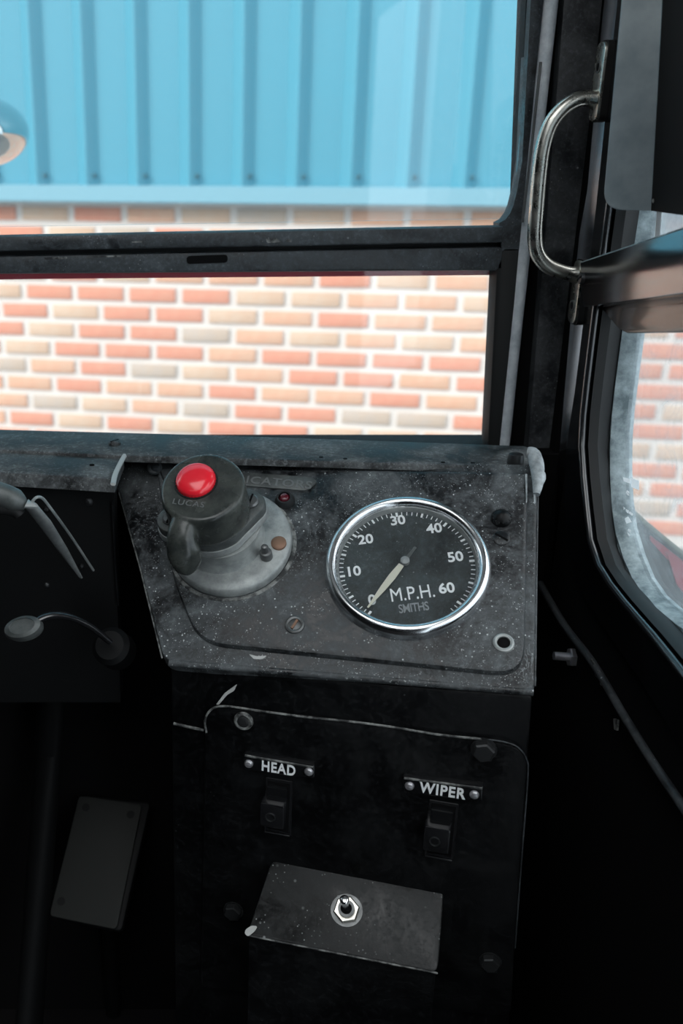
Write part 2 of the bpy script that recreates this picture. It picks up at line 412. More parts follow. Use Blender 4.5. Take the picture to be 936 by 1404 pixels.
# front wing of the bus seen through the side window
fy = 1.02
FWF = Frame(PY(890, 720, fy), UX, -UY)
fw = thing('front_wing', 'dark bus wing panel with olive edging outside the side window', 'bus wing', FWF.p(.02, -.3, -.05))
edge = FWF.pts([(800, 640), (853, 689), (880, 714), (936, 760), (1010, 815)])
MB().prism(FWF, [edge[0]] + edge[1:] + [(edge[-1][0], edge[-1][1] - .5), (edge[0][0], edge[-1][1] - .5)], -.06, 0).build('panel', 'gloss_black', fw)
MB().tube(catmull([FWF.p(u, v, .002) for u, v in edge], 5), .0032).build('edging', 'olive_rubber', fw)
st = FWF.pts([(890, 733), (936, 769), (1000, 815), (1000, 845), (936, 790), (890, 740)])
MB().prism(FWF, st, 0, .002).build('stripe', 'maroon', fw, label='maroon stripe')
st = FWF.pts([(912, 755), (936, 772), (960, 800), (950, 830), (926, 800)])
MB().prism(FWF, st, 0, .003).build('lamp_patch', 'maroon', fw)
# ================================================================ CAB SHELL
WY = .93                                               # windscreen plane
SX = .33                                               # inner face of the right side
DASH = -.27 + Z0
Zt = Z0 + .42
struct(MB().box((-1.1, -.8, -.04), (.36, 1.0, 0)).build('floor', 'floor_black', smooth=False))
m = MB()                                               # roof; unseen hatch opening added to light the sloped panel from above
HX0, HX1, HY0, HY1 = -.46, .16, -.78, .46
for a, b in (((-1.15, HY1), (.42, 1.0)), ((-1.15, -.85), (.42, HY0)), ((-1.15, HY0), (HX0, HY1)), ((HX1, HY0), (.42, HY1))):
    m.box((a[0], a[1], Z0 + .55), (b[0], b[1], Z0 + .60))
struct(m.build('ceiling', 'ceiling_cream', smooth=False))
wf = holder('wall_front', (-.3, .95, 0))
MB().box((-1.1, .90, 0), (.345, .97, DASH)).build('lower_panel', 'dark_void', wf, smooth=False)
MB().box((-1.1, .935, Zt), (.42, .975, Z0 + .55)).build('header', 'pillar_black', wf, smooth=False)
wl = holder('wall_left', (-1.12, 0, 0))
MB().box((-1.15, -.8, 0), (-1.1, 1.0, Z0 + .55)).build('lower_panel', 'dark_void', wl, smooth=False)
wbk = holder('wall_back', (-.3, -.82, 0))
MB().box((-1.15, -.85, 0), (.42, -.8, Z0 + .40)).build('lower_panel', 'dark_void', wbk, smooth=False)
MB().box((-1.15, -.85, Z0 + .52), (.42, -.8, Z0 + .55)).build('header', 'dark_void', wbk, smooth=False)
# ---- windscreen: window_1
w1 = holder('window_1', (-.3, WY, DASH)); w1['label'] = 'two-pane windscreen in worn black frame'
YF = Frame(Vector((0, WY, Z0)), UX, -UY)               # u = x, v = z - Z0, w towards the driver
def yq(l, w=0): return YF.pts(l, w)
tr = YF.px(733, -20)[0]
MB().prism(YF, yq([(-420, 318), (704, 300), (736, -60), (760, -400), (-420, -400)]), -.006, -.002).build('upper_pane', 'windscreen_glass', w1, smooth=False)
MB().prism(YF, yq([(-420, 360), (690, 360), (668, 625), (-420, 615)]), -.006, -.002).build('lower_pane', 'windscreen_glass', w1, smooth=False)
MB().prism(YF, yq([(-430, 337), (0, 324), (690, 310.5), (690, 333), (0, 345), (-430, 360)], .018), 0, .018, (.003, .003)).build('upper_sash_rail', 'frame_black', w1)
MB().prism(YF, yq([(-430, 362), (0, 351), (690, 338), (690, 371), (0, 376), (-430, 380)], .012), -.012, .012, (.003, .003)).build('lower_rail', 'frame_black', w1)
MB().prism(YF, yq([(-430, 345), (690, 325), (690, 350), (-430, 370)], .004), -.012, .004).build('rail_gap', 'black_rubber', w1, smooth=False)
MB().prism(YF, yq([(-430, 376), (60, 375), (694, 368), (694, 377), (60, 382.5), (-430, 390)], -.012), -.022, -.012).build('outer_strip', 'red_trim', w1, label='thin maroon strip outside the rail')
MB().prism(YF, rpoly(yq([(256, 351), (312, 349), (312, 360), (256, 362)], .0125), .004), .011, .0128).build('drain_slot', 'dark_void', w1)
for l in ([(364, 327.5), (380, 326.5), (385, 332), (366, 333)], [(392, 328), (399, 328), (400, 332), (393, 332)], [(180, 331), (196, 330), (196, 332.5), (181, 333)], [(60, 353), (92, 352), (92, 355), (62, 356)], [(125, 351), (166, 350), (166, 352), (126, 353)]):
    MB().prism(YF, rpoly(yq(l, .018), .001, 2), .0176, .0184).build('paint_flake', 'worn_edge', w1)
# right edge frame of the two panes
MB().prism(YF, yq([(706, 282), (711, 262), (718, 220), (730, 0), (738, -120), (752, -120), (745, 0), (712, 345), (686, 345), (686, 307), (694, 303), (701, 294)], .012), -.012, .012, (.0015, .002)).build('upper_seal', 'frame_black', w1)
MB().prism(YF, yq([(681, 365), (668, 625), (690, 625), (712, 340), (690, 340)], .012), -.012, .012, (.0015, .002)).build('lower_seal', 'black_rubber', w1)
bead = [YF.p(*YF.px(x, y, .008), .008) for x, y in [(778, -200), (755, 0), (735, 180), (707, 440), (688, 625), (678, 720)]]
MB().tube(catmull(bead, 4), .0062, 14).build('glazing_bead', 'glazing_grey', w1, label='rounded grey metal bead')
MB().prism(YF, yq([(733, -300), (708, 330), (680, 640), (670, 750), (775, 750), (830, -300)], -.004), -.03, -.004).build('pillar_back', 'dark_void', w1, smooth=False)
MB().tube([YF.p(*YF.px(x, y, .020), .020) for x, y in [(716, 305), (729, 195), (741, 195 - 110)]], .0012, 8).build('clip_wire', 'grey_steel', w1)
# ---- pillar and trims
PYY = .922
PFm = Frame(Vector((0, PYY, Z0)), UX, -UY)
t1 = struct(MB().prism(PFm, PFm.pts([(796, -200), (773, 0), (745, 350), (724, 605), (700, 800), (655, 1180), (770, 1180), (755, 800), (768, 600), (794, 322), (826, 0), (848, -200)]), -.022, 0, (.0012, .0012)).build('trim_1', 'pillar_black'))
t1['label'] = 'flat black windscreen pillar'
SW = Frame(Vector((SX, 0, Z0)), -UY, -UX)              # side frame: u = -y, v = z - Z0, w towards the driver
def sq(l, w=0): return SW.pts(l, w)
TF = Frame(Vector((SX, .89, Z0)), Vector((.350, -.937, 0)), Vector((-.937, -.350, 0)))
t2 = struct(MB().prism(TF, TF.pts([(852, -200), (826, 20), (805, 260), (794, 322), (781, 450), (767, 617), (757, 760), (745, 900), (757, 900), (772, 760), (782, 617), (794, 536), (808, 422), (826, 260), (851, 20), (876, -200)]), -.03, .0).build('trim_2', 'dark_mirror'))
t2['label'] = 'glossy dark side strip of the pillar reflecting the yard'
# ---- side window: window_2
w2 = holder('window_2', (SX + .02, .6, Z0 - .3)); w2['label'] = 'side window with rounded corner in nested black frame'
def curve(l, X, tail):
    """pixel polyline on the plane x = X, carried on along the sill towards the driver"""
    P = [PX(x, y, X) for x, y in l]; P = P + [P[-1] + Vector((0, dy, dz)) for dy, dz in tail]
    return P
def resample(P, n=44):
    C = catmull(P, 10); L = [0]
    for a, b in zip(C, C[1:]): L.append(L[-1] + (b - a).length)
    out = []; j = 0
    for k in range(n + 1):
        s = L[-1] * k / n
        while j < len(L) - 2 and L[j + 1] < s: j += 1
        t = (s - L[j]) / max(L[j + 1] - L[j], 1e-9); out.append(C[j].lerp(C[j + 1], t))
    return out
L0 = [(876, -200), (851, 20), (826, 260), (808, 422), (794, 536), (782, 617), (780, 680), (789, 766), (805, 815), (840, 869), (874, 918), (905, 965), (936, 1018), (990, 1115)]
L1 = [(888, -200), (862, 20), (836, 250), (810, 456), (796, 580), (795, 623), (800, 680), (808, 752), (825, 792), (854, 832), (891, 875), (936, 933), (1000, 1025)]
L1b = [(894, -200), (868, 20), (842, 250), (815, 456), (801, 580), (800, 623), (805, 680), (814, 750), (831, 787), (861, 826), (898, 868), (936, 915), (1000, 1000)]
L2 = [(915, -200), (893, 20), (866, 250), (838, 456), (823, 580), (821, 637), (826, 723), (840, 775), (868, 818), (902, 850), (936, 884), (1000, 950)]
L3 = [(940, -200), (917, 20), (890, 250), (864, 456), (849, 580), (848, 666), (854, 723), (868, 769), (885, 806), (911, 832), (936, 852), (1000, 895)]
T = [(-.08, -.035), (-.2, -.05), (-.42, -.055)]
tl = lambda f: [(dy, dz * f) for dy, dz in T]
c0 = resample(curve(L0, SX, tl(1.6))); c1 = resample(curve(L1, SX - .010, tl(1.3))); c1b = resample(curve(L1b, SX - .010, tl(1.25)))
c1c = [p + Vector((.016, 0, 0)) for p in c1b]; c2 = resample(curve(L2, SX + .012, tl(.8))); c3 = resample(curve(L3, SX + .024, tl(.5)))
back = lambda c, d: [p + Vector((d, 0, 0)) for p in c]
def strip(*cs): return MB().loft(list(zip(*[c for c in cs])), True)
strip(c0, back(c0, -.004), c1, back(c1, .012), back(c0, .012)).build('outer_flange', 'gloss_black', w2)
MB().tube([a.lerp(b, .5) for a, b in zip(c1, c1b)], .0032, 10, UX).build('inner_bead', 'satin_black', w2)
strip(back(c1b, .004), back(c1b, .012), back(c2, .012), c2).build('recess', 'black_rubber', w2)
m25 = [a.lerp(b, .45) for a, b in zip(c2, c3)]
strip(back(c2, -.002), back([a.lerp(b, .22) for a, b in zip(c2, c3)], -.005), m25, back(m25, .012), back(c2, .012)).build('window_rubber', 'grey_rubber', w2)
strip(back(m25, .001), back([a.lerp(b, .75) for a, b in zip(c2, c3)], -.003), c3, back(c3, .012), back(m25, .013)).build('inner_rubber', 'grey_rubber', w2)
gx = SX + .030
gp = [Vector((gx, p.y, p.z)) for p in c3]
poly = [(-p.y, p.z - Z0) for p in gp] + [(-gp[-1].y, .6)]
GF = Frame(Vector((gx, 0, Z0)), -UY, -UX)
MB().prism(GF, poly, -.003, 0).build('side_pane', 'side_glass', w2, smooth=False)
# lower side wall below the window
wr_ = holder('wall_right', (SX + .02, .4, 0))
low = [(-p.y, p.z - Z0) for p in c0]
cut = [q for q in low if q[1] < -.12]
MB().prism(SW, cut + [(cut[-1][0], -Z0), (-.90, -Z0), (-.90, cut[0][1])], -.05, -.004).build('lower_panel', 'dark_void', wr_, smooth=False)
q = [PX(x, y, SX - .004) for x, y in [(740, 800), (774, 858), (812, 908), (855, 981), (894, 1044), (936, 1106), (1010, 1215)]]
MB().tube(catmull(q, 5), .0034, 10, UX).build('beading', 'pillar_black', wr_)
MB().box((SX + .002, .905, 0), (SX + .018, .97, Z0 + .55)).build('corner_post', 'dark_void', wr_, smooth=False)
MB().box((SX + .03, -.8, Z0 + .30), (.42, .97, Z0 + .55)).build('header', 'pillar_black', wr_, smooth=False)
for l in ([(807, 905), (811, 903), (814, 910), (810, 914)], [(815, 918), (821, 920), (820, 930), (816, 927)], [(822, 930), (826, 931), (826, 941), (823, 939)], [(841, 985), (847, 987), (846, 1002), (842, 1000)]):
    f_ = Frame(Vector((SX - .006, 0, Z0)), -UY, -UX)
    MB().prism(f_, rpoly(f_.pts(l), .0008, 2), -.001, .0004).build('paint_flake', 'worn_edge', wr_)
# etched marks on the side glass
MK = Frame(Vector((gx - .0035, 0, Z0)), -UY, -UX)
def mark(l): MB().prism(MK, MK.pts(l), 0, .0003).build('etched_mark', 'etched_white', w2, smooth=False)
for l in ([(854, 654), (864, 657), (864, 663), (855, 660)], [(865, 655), (876, 659), (876, 672), (866, 668)], [(856, 711), (861, 708), (866, 716), (859, 718)],
          [(852, 693), (857, 697), (855, 699), (852, 697)], [(858, 698), (862, 700), (861, 704), (858, 701)], [(863, 701), (868, 705), (867, 707), (862, 704)],
          [(851, 719), (857, 722), (856, 728), (852, 725)], [(861, 725), (865, 727), (864, 731), (861, 728)], [(859, 729), (864, 734), (863, 736), (858, 731)]): mark(l)
u, v = MK.px(861, 676)
link('etched_letter', text_mesh('B', Frame(MK.p(u, v, .0003), UZ, -UX), .008, 'etched_white', .0001), w2)
# ================================================================ CONSOLE
PN = Vector((-.164, -.563, .811)).normalized()
PH = Vector((.563, -.164, 0)).normalized()
PF = Frame(PD(557, 770, .78), PH, PN)                  # sloped instrument panel: u right, v up the slope, w out
def pq(l, w=0): return PF.pts(l, w)
FN = Vector((PN.x, PN.y, 0)).normalized()
lowL, lowR = PF.p(*PF.px(225, 905, -.006), -.006), PF.p(*PF.px(733, 948, -.006), -.006)
FF = Frame((lowL + lowR) / 2 - FN * .004, PH, FN)      # upright front of the console
con = thing('instrument_console', 'scuffed black dashboard console with sloping instrument panel beside the right pillar', 'console', Vector((FF.o.x, FF.o.y + .1, 0)))
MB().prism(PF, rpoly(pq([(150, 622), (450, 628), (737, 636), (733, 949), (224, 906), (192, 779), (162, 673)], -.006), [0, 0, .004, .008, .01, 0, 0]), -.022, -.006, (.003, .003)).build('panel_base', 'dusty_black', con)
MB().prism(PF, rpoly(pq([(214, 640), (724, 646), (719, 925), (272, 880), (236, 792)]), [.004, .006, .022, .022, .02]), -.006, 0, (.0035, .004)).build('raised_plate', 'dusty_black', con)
a = FF.pts([(234, 915), (729, 955), (697, 1404), (247, 1404)])
fl = FF.o.z
k = (a[2][0] - a[1][0]) / (a[2][1] - a[1][1])
body = [a[0], a[1], (a[1][0] + k * (-fl - a[1][1]), -fl), (a[0][0], -fl)]
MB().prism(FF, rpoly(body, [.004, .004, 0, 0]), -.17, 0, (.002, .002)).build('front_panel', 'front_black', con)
MB().prism(PF, pq([(175, 640), (725, 650), (722, 930), (240, 890)], -.022), -.075, -.022).build('under_box', 'dark_void', con, smooth=False)
cov = FF.pts([(283, 966), (420, 980), (540, 996), (640, 1010), (724, 1022), (704, 1312), (700, 1390), (276, 1352)])
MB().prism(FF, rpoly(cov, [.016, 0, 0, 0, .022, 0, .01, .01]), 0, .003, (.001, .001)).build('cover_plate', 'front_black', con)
we = [FF.p(*FF.px(x, y, .003), .0032) for x, y in [(283, 1004), (281, 988), (289, 973), (308, 968), (360, 975), (420, 983), (480, 989), (540, 997), (600, 1007), (660, 1013)]]
MB().tube(catmull(we, 4), .0009, 8).build('worn_edge', 'worn_edge', con, label='chipped bare edge')
we = [FF.p(*FF.px(x, y, .003), .003) for x, y in [(660, 1013), (690, 1017), (710, 1025), (722, 1042), (723, 1070), (714, 1190), (706, 1300)]]
MB().tube(catmull(we, 4), .0006, 8).build('worn_edge', 'frame_black', con)
MB().tube([FF.p(*FF.px(x, y, .003), .003) for x, y in [(238, 992), (260, 997), (279, 1001)]], .0012, 8).build('worn_edge', 'worn_edge', con)
# highlight lip where the panel turns over the console front
MB().tube(catmull([PF.p(*PF.px(x, y, -.008), -.009) for x, y in [(232, 908), (400, 921), (560, 934), (731, 948)]], 4), .003, 10).build('rolled_lip', 'dusty_black', con)
MB().tube([PF.p(*PF.px(x, y, -.010), -.011) for x, y in [(737, 660), (735, 790), (733, 940)]], .0010, 10).build('rolled_lip', 'dusty_black', con)
def chip(fr, l, w, name='paint_chip', m='paint_chip'):
    MB().prism(fr, rpoly(fr.pts(l, w), .0012, 3), w - .0004, w + .0004).build(name, m, con)
chip(PF, [(341, 897), (352, 900), (366, 899), (360, 904), (348, 904)], -.006)
chip(FF, [(308, 950), (325, 938), (321, 947), (312, 952), (300, 966), (296, 966)], .0003)
# screws of the console
def screw(fr, x, y, r, w, m, parent=con, slot=True, dome=.35, h=.003, name='screw', rot=.5):
    u, v = fr.px(x, y, w); f = fr.at(u, v, w, rot)
    MB().lathe(f, [(r, -.001), (r, h * .55), (r * .8, h), (r * .35, h * (1 + dome * .4)), (.00005, h * (1 + dome * .5))], 20).build(name, m, parent)
    if slot: MB().prism(f, [(-r * .85, -r * .13), (r * .85, -r * .13), (r * .85, r * .13), (-r * .85, r * .13)], h * .7, h * 1.22).build('screw_slot', 'dark_void', parent, smooth=False)
def eyelet(fr, x, y, r, w, m, core, h=.0022):
    u, v = fr.px(x, y, w); f = fr.at(u, v, w)
    MB().ring(f, [(r, 0), (r * .95, h * .7), (r * .8, h), (r * .62, h * .8), (r * .58, 0)], 28).build('eyelet', m, con)
    MB().lathe(f, [(r * .60, -.001), (r * .60, .0005), (r * .3, .0012)], 20).build('screw', core, con)
    return f
eyelet(PF, 690, 882, .0078, 0, 'weathered_zinc', 'dark_void')
f = eyelet(PF, 404, 857, .0078, 0, 'grey_steel', 'grey_steel')
MB().prism(f.at(0, 0, 0, 1.2), [(-.0042, -.0009), (.0042, -.0009), (.0042, .0009), (-.0042, .0009)], .0008, .0022).build('screw_slot', 'copper_rust', con, smooth=False)
screw(PF, 687, 712, .0080, 0, 'front_black', slot=False, dome=1.4, h=.005)
for i in range(7):
    u, v = PF.px(687, 712); aa = i * math.pi / 7
    f = PF.at(u, v, 0, aa); MB().prism(f, [(-.0072, -.0004), (.0072, -.0004), (.0072, .0004), (-.0072, .0004)], .001, .0050).build('cap_ridge', 'dark_steel', con, smooth=False)
screw(PF, 687, 738, .0066, 0, 'dusty_black', rot=-.5, h=.0016)
screw(FF, 333, 989, .0072, .003, 'dark_steel', slot=False, h=.003)
f = eyelet(FF, 334, 988, .0078, .004, 'worn_edge', 'dark_void', .003)
def hexnut(fr, x, y, r, w, h, m, parent, name='hex_bolt', rot=.3, dome=False):
    u, v = fr.px(x, y, w); f = fr.at(u, v, w, rot)
    MB().lathe(f, [(r * 1.15, 0), (r * 1.15, .0008)], 24).build('washer', m, parent)
    MB().lathe(f, [(r, .0006), (r, h * .85), (r * .86, h)], 6).build(name, m, parent, smooth=False)
    return f
hexnut(FF, 663, 1027, .0082, .003, .007, 'dark_steel', con)
hexnut(FF, 320, 1248, .0075, .003, .006, 'dark_steel', con)
hexnut(FF, 672, 1318, .0075, .003, .006, 'dark_steel', con)
# embossed indicator label
u0 = PF.pts([(322, 648), (425, 655), (436, 661), (420, 674), (322, 666)])
nm = MB().prism(PF, rpoly(u0, .003), 0, .0016, (.0006, .0006)).build('name_plate', 'dark_zinc', con)
u, v = PF.px(362, 660, .0018)
link('embossed_lettering', text_mesh('INDICATORS', PF.at(u, v, .0016), .0108, 'emboss_grey', .0004, .00015, 1.2, 1.1), nm)
# ---------------------------------------------------------------- cowl along the windscreen
CWF = Frame(Vector((0, .8, Z0 - .25)), UX, UZ)
cow = thing('dashboard_cowl', 'dusty black folded cowl strip under the windscreen', 'dashboard', Vector((-.1, .84, Z0 - .30)))
ql = CWF.pts([(-420, 600), (0, 588), (300, 596), (560, 605), (721, 611), (739, 622), (739, 641), (450, 632), (165, 624), (0, 616), (-420, 605)], .003)
MB().prism(CWF, ql, -.003, .003, (.0025, .002)).build('ledge', 'cowl_black', cow)
ql = CWF.pts([(-420, 604), (0, 614), (170, 623), (157, 656), (0, 647), (-420, 640)])
MB().prism(CWF, ql, -.012, 0, (.003, .003)).build('front_lip', 'cowl_black', cow)
fy = CWF.p(*CWF.px(60, 648)).y + .006
MB().box((-1.08, fy, Z0 - .47), (CWF.px(154, 648)[0], fy + .03, Z0 - .262)).build('fascia', 'fascia_black', cow, smooth=False)
q = [PY(x, y, fy - .004) for x, y in [(154, 690), (157, 760), (162, 830)]]
MB().tube(q, .0011, 8).build('fascia_edge', 'front_black', cow)
q = [CWF.p(*CWF.px(x, y, .002), .002) for x, y in [(171, 624), (165, 635), (158, 650), (155, 664)]]
MB().tube(catmull(q, 3), .0022, 8, flat=.6).build('flange_edge', 'paint_chip', con, label='bare metal folded corner')
MB().tube([PF.p(*PF.px(x, y, -.008), -.0085) for x, y in [(161, 668), (177, 726), (192, 779), (208, 845), (222, 902)]], .0007, 8).build('side_edge', 'worn_edge', con)
for x, y in ((440, 627), (473, 629), (607, 634), (648, 635)):
    u, v = CWF.px(x, y, .003); MB().lathe(CWF.at(u, v, .003), [(.0019, -.002), (.0019, .0003)], 14).build('screw_hole', 'dark_void', cow)
screw(CWF, 157, 609, .0056, .003, 'cowl_black', cow, rot=.9)
screw(CWF, 126, 638, .0022, 0, 'dark_void', cow, slot=False, h=.001)
u, v = CWF.px(706, 636, .003)
MB().lathe(CWF.at(u, v, .003), [(.0068, 0), (.0068, .004), (.0058, .0085), (.003, .0095), (.0001, .0095)], 20).build('bolt_head', 'dark_steel', cow)
screw(PF, 212, 642, .0066, 0, 'dusty_black', slot=False, h=.003)
screw(PF, 214, 641, .0045, .0025, 'frame_black', slot=False, h=.003)
# putty cap on the console's right top corner
q = [PF.p(*PF.px(x, y, .001), .001) for x, y in [(722, 620), (731, 623), (736, 640), (737, 662), (735, 678)]]
MB().tube(catmull(q, 5), [.0028 + .0030 * math.sin(math.pi * min(1, (i + 3) / 22)) for i in range(21)], 12).build('putty_bead', 'grey_putty', con, label='smeared pale grey putty')
q = [PF.p(*PF.px(x, y, .0), .0) for x, y in [(739, 645), (741, 656), (738, 668)]]
MB().tube(catmull(q, 4), [.002, .003, .004, .0042, .004, .0036, .003, .002, .001], 10).build('putty_bead', 'grey_putty', con)
for l in ([(719.5, 650), (722.5, 650), (722.5, 688), (721, 690)], [(731, 676), (733.5, 676), (734, 690), (732, 691)]): chip(PF, l, .0006, 'putty_drip', 'grey_putty')
sc_ = [(340, 712), (352, 706), (366, 712)]
# ================================================================ SPEEDOMETER
def rel(fr, x, y, w): return fr.px(x, y, w)
sp0 = PF.px(557, 771, .008)
SF = PF.at(*sp0)
RB = (PF.px(672, 775, .004)[0] - PF.px(442, 771, .004)[0]) / 2
SD = Frame(PF.p(*PF.px(557, 769, .003), 0), PH, PN)
spd = thing('speedometer', 'round black speedometer dial in chrome bezel reading zero', 'speedometer', SF.o)
R = RB
MB().ring(SF, [(R, 0), (R, .003), (R * .992, .0062), (R * .972, .0090), (R * .945, .0108), (R * .915, .0114), (R * .885, .0108), (R * .860, .0092), (R * .845, .0068), (R * .845, .002), (R * .9, 0)], 96).build('bezel', 'chrome', spd, ang=50)
MB().ring(SF, [(R * .875, .0005), (R * .860, .0062), (R * .840, .0062), (R * .822, .0015), (R * .825, .0005)], 96).build('inner_ring', 'weathered_zinc', spd)
DW = .0010
dial = MB().lathe(SF, [(R * .87, -.001), (R * .87, DW)], 96).build('dial_face', 'dial_black', spd)
MB().lathe(SF, [(R * .85, .0064), (R * .85, .0072)], 96).build('dial_glass', 'dial_glass', spd)
def ang(x, y):
    u, v = PF.px(x, y, DW); c = PF.px(556, 768, DW); return math.atan2(v - c[1], u - c[0])
A0, A60 = ang(507, 829), ang(621, 812)
if A60 < 0 and A0 < 0: A0 += 2 * math.pi
if A0 < A60: A0 += 2 * math.pi
c30 = ang(545, 705)
def mph(v): return A0 + (A60 - A0) * v / 60
MID = mph(30) - math.pi / 2                            # roll of the dial in the panel
for i in range(0, 63):
    big = i % 10 == 0; mid_ = i % 5 == 0
    f = SF.at(0, 0, DW, mph(i)); l, wd = (.0040, .0009) if big else (.0038, .0008) if mid_ else (.0032, .00034)
    r1 = R * .817
    MB().prism(f, [(r1 - l, -wd), (r1, -wd), (r1, wd), (r1 - l, wd)], 0, .0003).build('tick_mark', 'white_print', dial, smooth=False)
for i, (s, px_, py_) in enumerate((('0', 510, 823), ('10', 484, 784), ('20', 501, 740), ('30', 545, 714), ('40', 595, 725), ('50', 624, 764), ('60', 612, 807))):
    u, v = PF.px(px_, py_, DW)
    link('numeral', text_mesh(s, PF.at(u, v, DW, MID), .0122, 'white_print', .0003, .0003, 1.0), dial)
u, v = PF.px(565, 814, DW)
link('unit_lettering', text_mesh('M.P.H.', PF.at(u, v, DW, MID), .0165, 'white_print', .0003, 0, .78, 1.0), dial)
u, v = PF.px(567, 833.5, DW)
link('maker_lettering', text_mesh('SMITHS', PF.at(u, v, DW, MID), .0105, 'pale_print', .0003, .0001, .72, .9), dial)
hu = PF.px(555, 768, .004); tip = PF.px(503, 834, .004); tail = PF.px(573, 752, .004)
na = math.atan2(tip[1] - hu[1], tip[0] - hu[0]); nl = math.hypot(tip[0] - hu[0], tip[1] - hu[1]); tlg = math.hypot(tail[0] - hu[0], tail[1] - hu[1])
NF = PF.at(*hu, .0, na)
nl = min(nl, R * .80)
MB().prism(NF, [(.005, -.0022), (nl * .35, -.0029), (nl * .6, -.0023), (nl, -.0006), (nl, .0006), (nl * .6, .0023), (nl * .35, .0029), (.005, .0022)], .0034, .0042).build('needle', 'needle_cream', spd, smooth=False)
MB().prism(NF, [(-tlg, -.0009), (.006, -.0018), (.006, .0018), (-tlg, .0009)], .0032, .0039).build('needle_tail', 'dark_zinc', spd, smooth=False)
MB().lathe(NF, [(.0035, .001), (.0035, .0045), (.0022, .0052), (.0001, .0053)], 20).build('hub', 'weathered_zinc', spd)
# ================================================================ INDICATOR SWITCH
def fat(x, y, w): return PF.at(*PF.px(x, y, w))
sw = thing('indicator_switch', 'round grey indicator switch with curved lever and red push button', 'switch', fat(316, 742, .004).o)
rf = (PF.px(400, 745, .006)[0] - PF.px(232, 745, .006)[0]) / 2
f = fat(316, 741, .007)
MB().lathe(f, [(rf * .98, 0), (rf, .003), (rf * .985, .008), (rf * .95, .0098), (rf * .8, .0105), (rf * .5, .0115), (.0001, .0118)], 64).build('base_flange', 'weathered_zinc', sw, ang=50)
MB().ring(f, [(rf * 1.0, .0000), (rf * 1.0, .0008), (rf * 1.05, .0006), (rf * 1.06, 0)], 64).build('gasket', 'worn_edge', sw)
f2 = fat(306, 738, .010)
MB().lathe(f2, [(.0400, .008), (.0345, .011), (.0325, .016), (.0320, .030), (.034, .033)], 48).build('pedestal', 'weathered_zinc', sw)
# lozenge plates
W3 = .034
cL, cR = PF.px(224, 722, W3 + .007), PF.px(361, 694, W3 + .007)
cm = PF.px(291, 709, W3 + .007)
axis = math.atan2(cR[1] - cL[1], cR[0] - cL[0]); hl = math.hypot(cR[0] - cL[0], cR[1] - cL[1]) / 2
LF = PF.at(*cm, W3, axis)
def lozenge(rb, re, hl):
    p = []
    for cx, r, a0, a1 in ((hl - re, re, -60, 60), (0, rb, 62, 118), (-(hl - re), re, 120, 240), (0, rb, 242, 298)):
        for kk in range(9):
            t = math.radians(a0 + (a1 - a0) * kk / 8); p.append((cx + r * math.cos(t), r * math.sin(t)))
    return p
MB().prism(LF, lozenge(.0335, .013, hl + .004), 0, .007, (.0015, .0015)).build('lower_plate', 'weathered_zinc', sw)
MB().prism(LF, lozenge(.0325, .0125, hl + .003), .0072, .016, (.002, .002)).build('upper_plate', 'dark_zinc', sw)
for sgn in (1, -1):
    f = LF.at(sgn * (hl - .008), 0, .016, 1.1)
    MB().lathe(f, [(.0062, 0), (.0062, .002), (.005, .0032), (.0001, .0034)], 20).build('screw', 'grey_steel', sw)
    MB().prism(f, [(-.0058, -.0007), (.0058, -.0007), (.0058, .0007), (-.0058, .0007)], .0022, .0037).build('screw_slot', 'dark_void', sw, smooth=False)
# lever: cap and curved handle blended into one body
WT = .086
capc = PF.px(277, 667, WT)
rc = (PF.px(336, 672, WT)[0] - PF.px(219, 672, WT)[0]) / 2
m = MB()
cf = PF.at(*capc, 0)
m.lathe(cf, [(rc * .98, .052), (rc * 1.0, .056), (rc * 1.0, WT - .004), (rc * .97, WT - .001), (rc * .93, WT), (.0002, WT)], 64)
path = [(275, 676, .0765, .0215, .0095), (264, 698, .0765, .0145, .0095), (254, 718, .0755, .0105, .0100), (249, 737, .0715, .0110, .0105), (252, 757, .0630, .0130, .0105), (259, 773, .0530, .0115, .0085), (264, 781, .0475, .006, .0045)]
pts = [PF.p(*PF.px(x, y, w), w) for x, y, w, *_ in path]
P = catmull(pts, 5); n = len(P)
rs = []
for i in range(n):
    t = i / (n - 1) * (len(path) - 1); k0 = min(int(t), len(path) - 2); t -= k0
    rs.append((path[k0][3] * (1 - t) + path[k0 + 1][3] * t, path[k0][4] * (1 - t) + path[k0 + 1][4] * t))
rings = []
for i in range(n):
    d = (P[min(i + 1, n - 1)] - P[max(i - 1, 0)]).normalized(); x = d.cross(PN).normalized(); y = x.cross(d)
    rr = []
    for kk in range(24):
        t = 2 * math.pi * kk / 24; c, s_ = math.cos(t), math.sin(t)
        rr.append(P[i] + x * rs[i][0] * math.copysign(abs(c) ** .8, c) + y * rs[i][1] * math.copysign(abs(s_) ** .8, s_))
    rings.append(rr)
m.loft(rings)
tmp = m.build('lever_body_raw', 'worn_bakelite', sw)
md = tmp.modifiers.new('r', 'REMESH'); md.mode = 'VOXEL'; md.voxel_size = .0011
ms = tmp.modifiers.new('s', 'SMOOTH'); ms.iterations = 9; ms.factor = .5
dg = bpy.context.evaluated_depsgraph_get(); me = bpy.data.meshes.new_from_object(tmp.evaluated_get(dg))
bpy.data.objects.remove(tmp)
me.name = 'lever'; me.materials.clear(); me.materials.append(MATS['worn_bakelite']); me.shade_smooth()
me.transform(WM[sw.name])
lev = link('lever', me, sw)
MB().lathe(cf, [(rc * .80, .048), (rc * .80, .056)], 40).build('lever_collar', 'black_rubber', sw)
bc = PF.at(*PF.px(268, 658, WT + .002), 0)
rb = (PF.px(295, 658, WT)[0] - PF.px(241, 658, WT)[0]) / 2
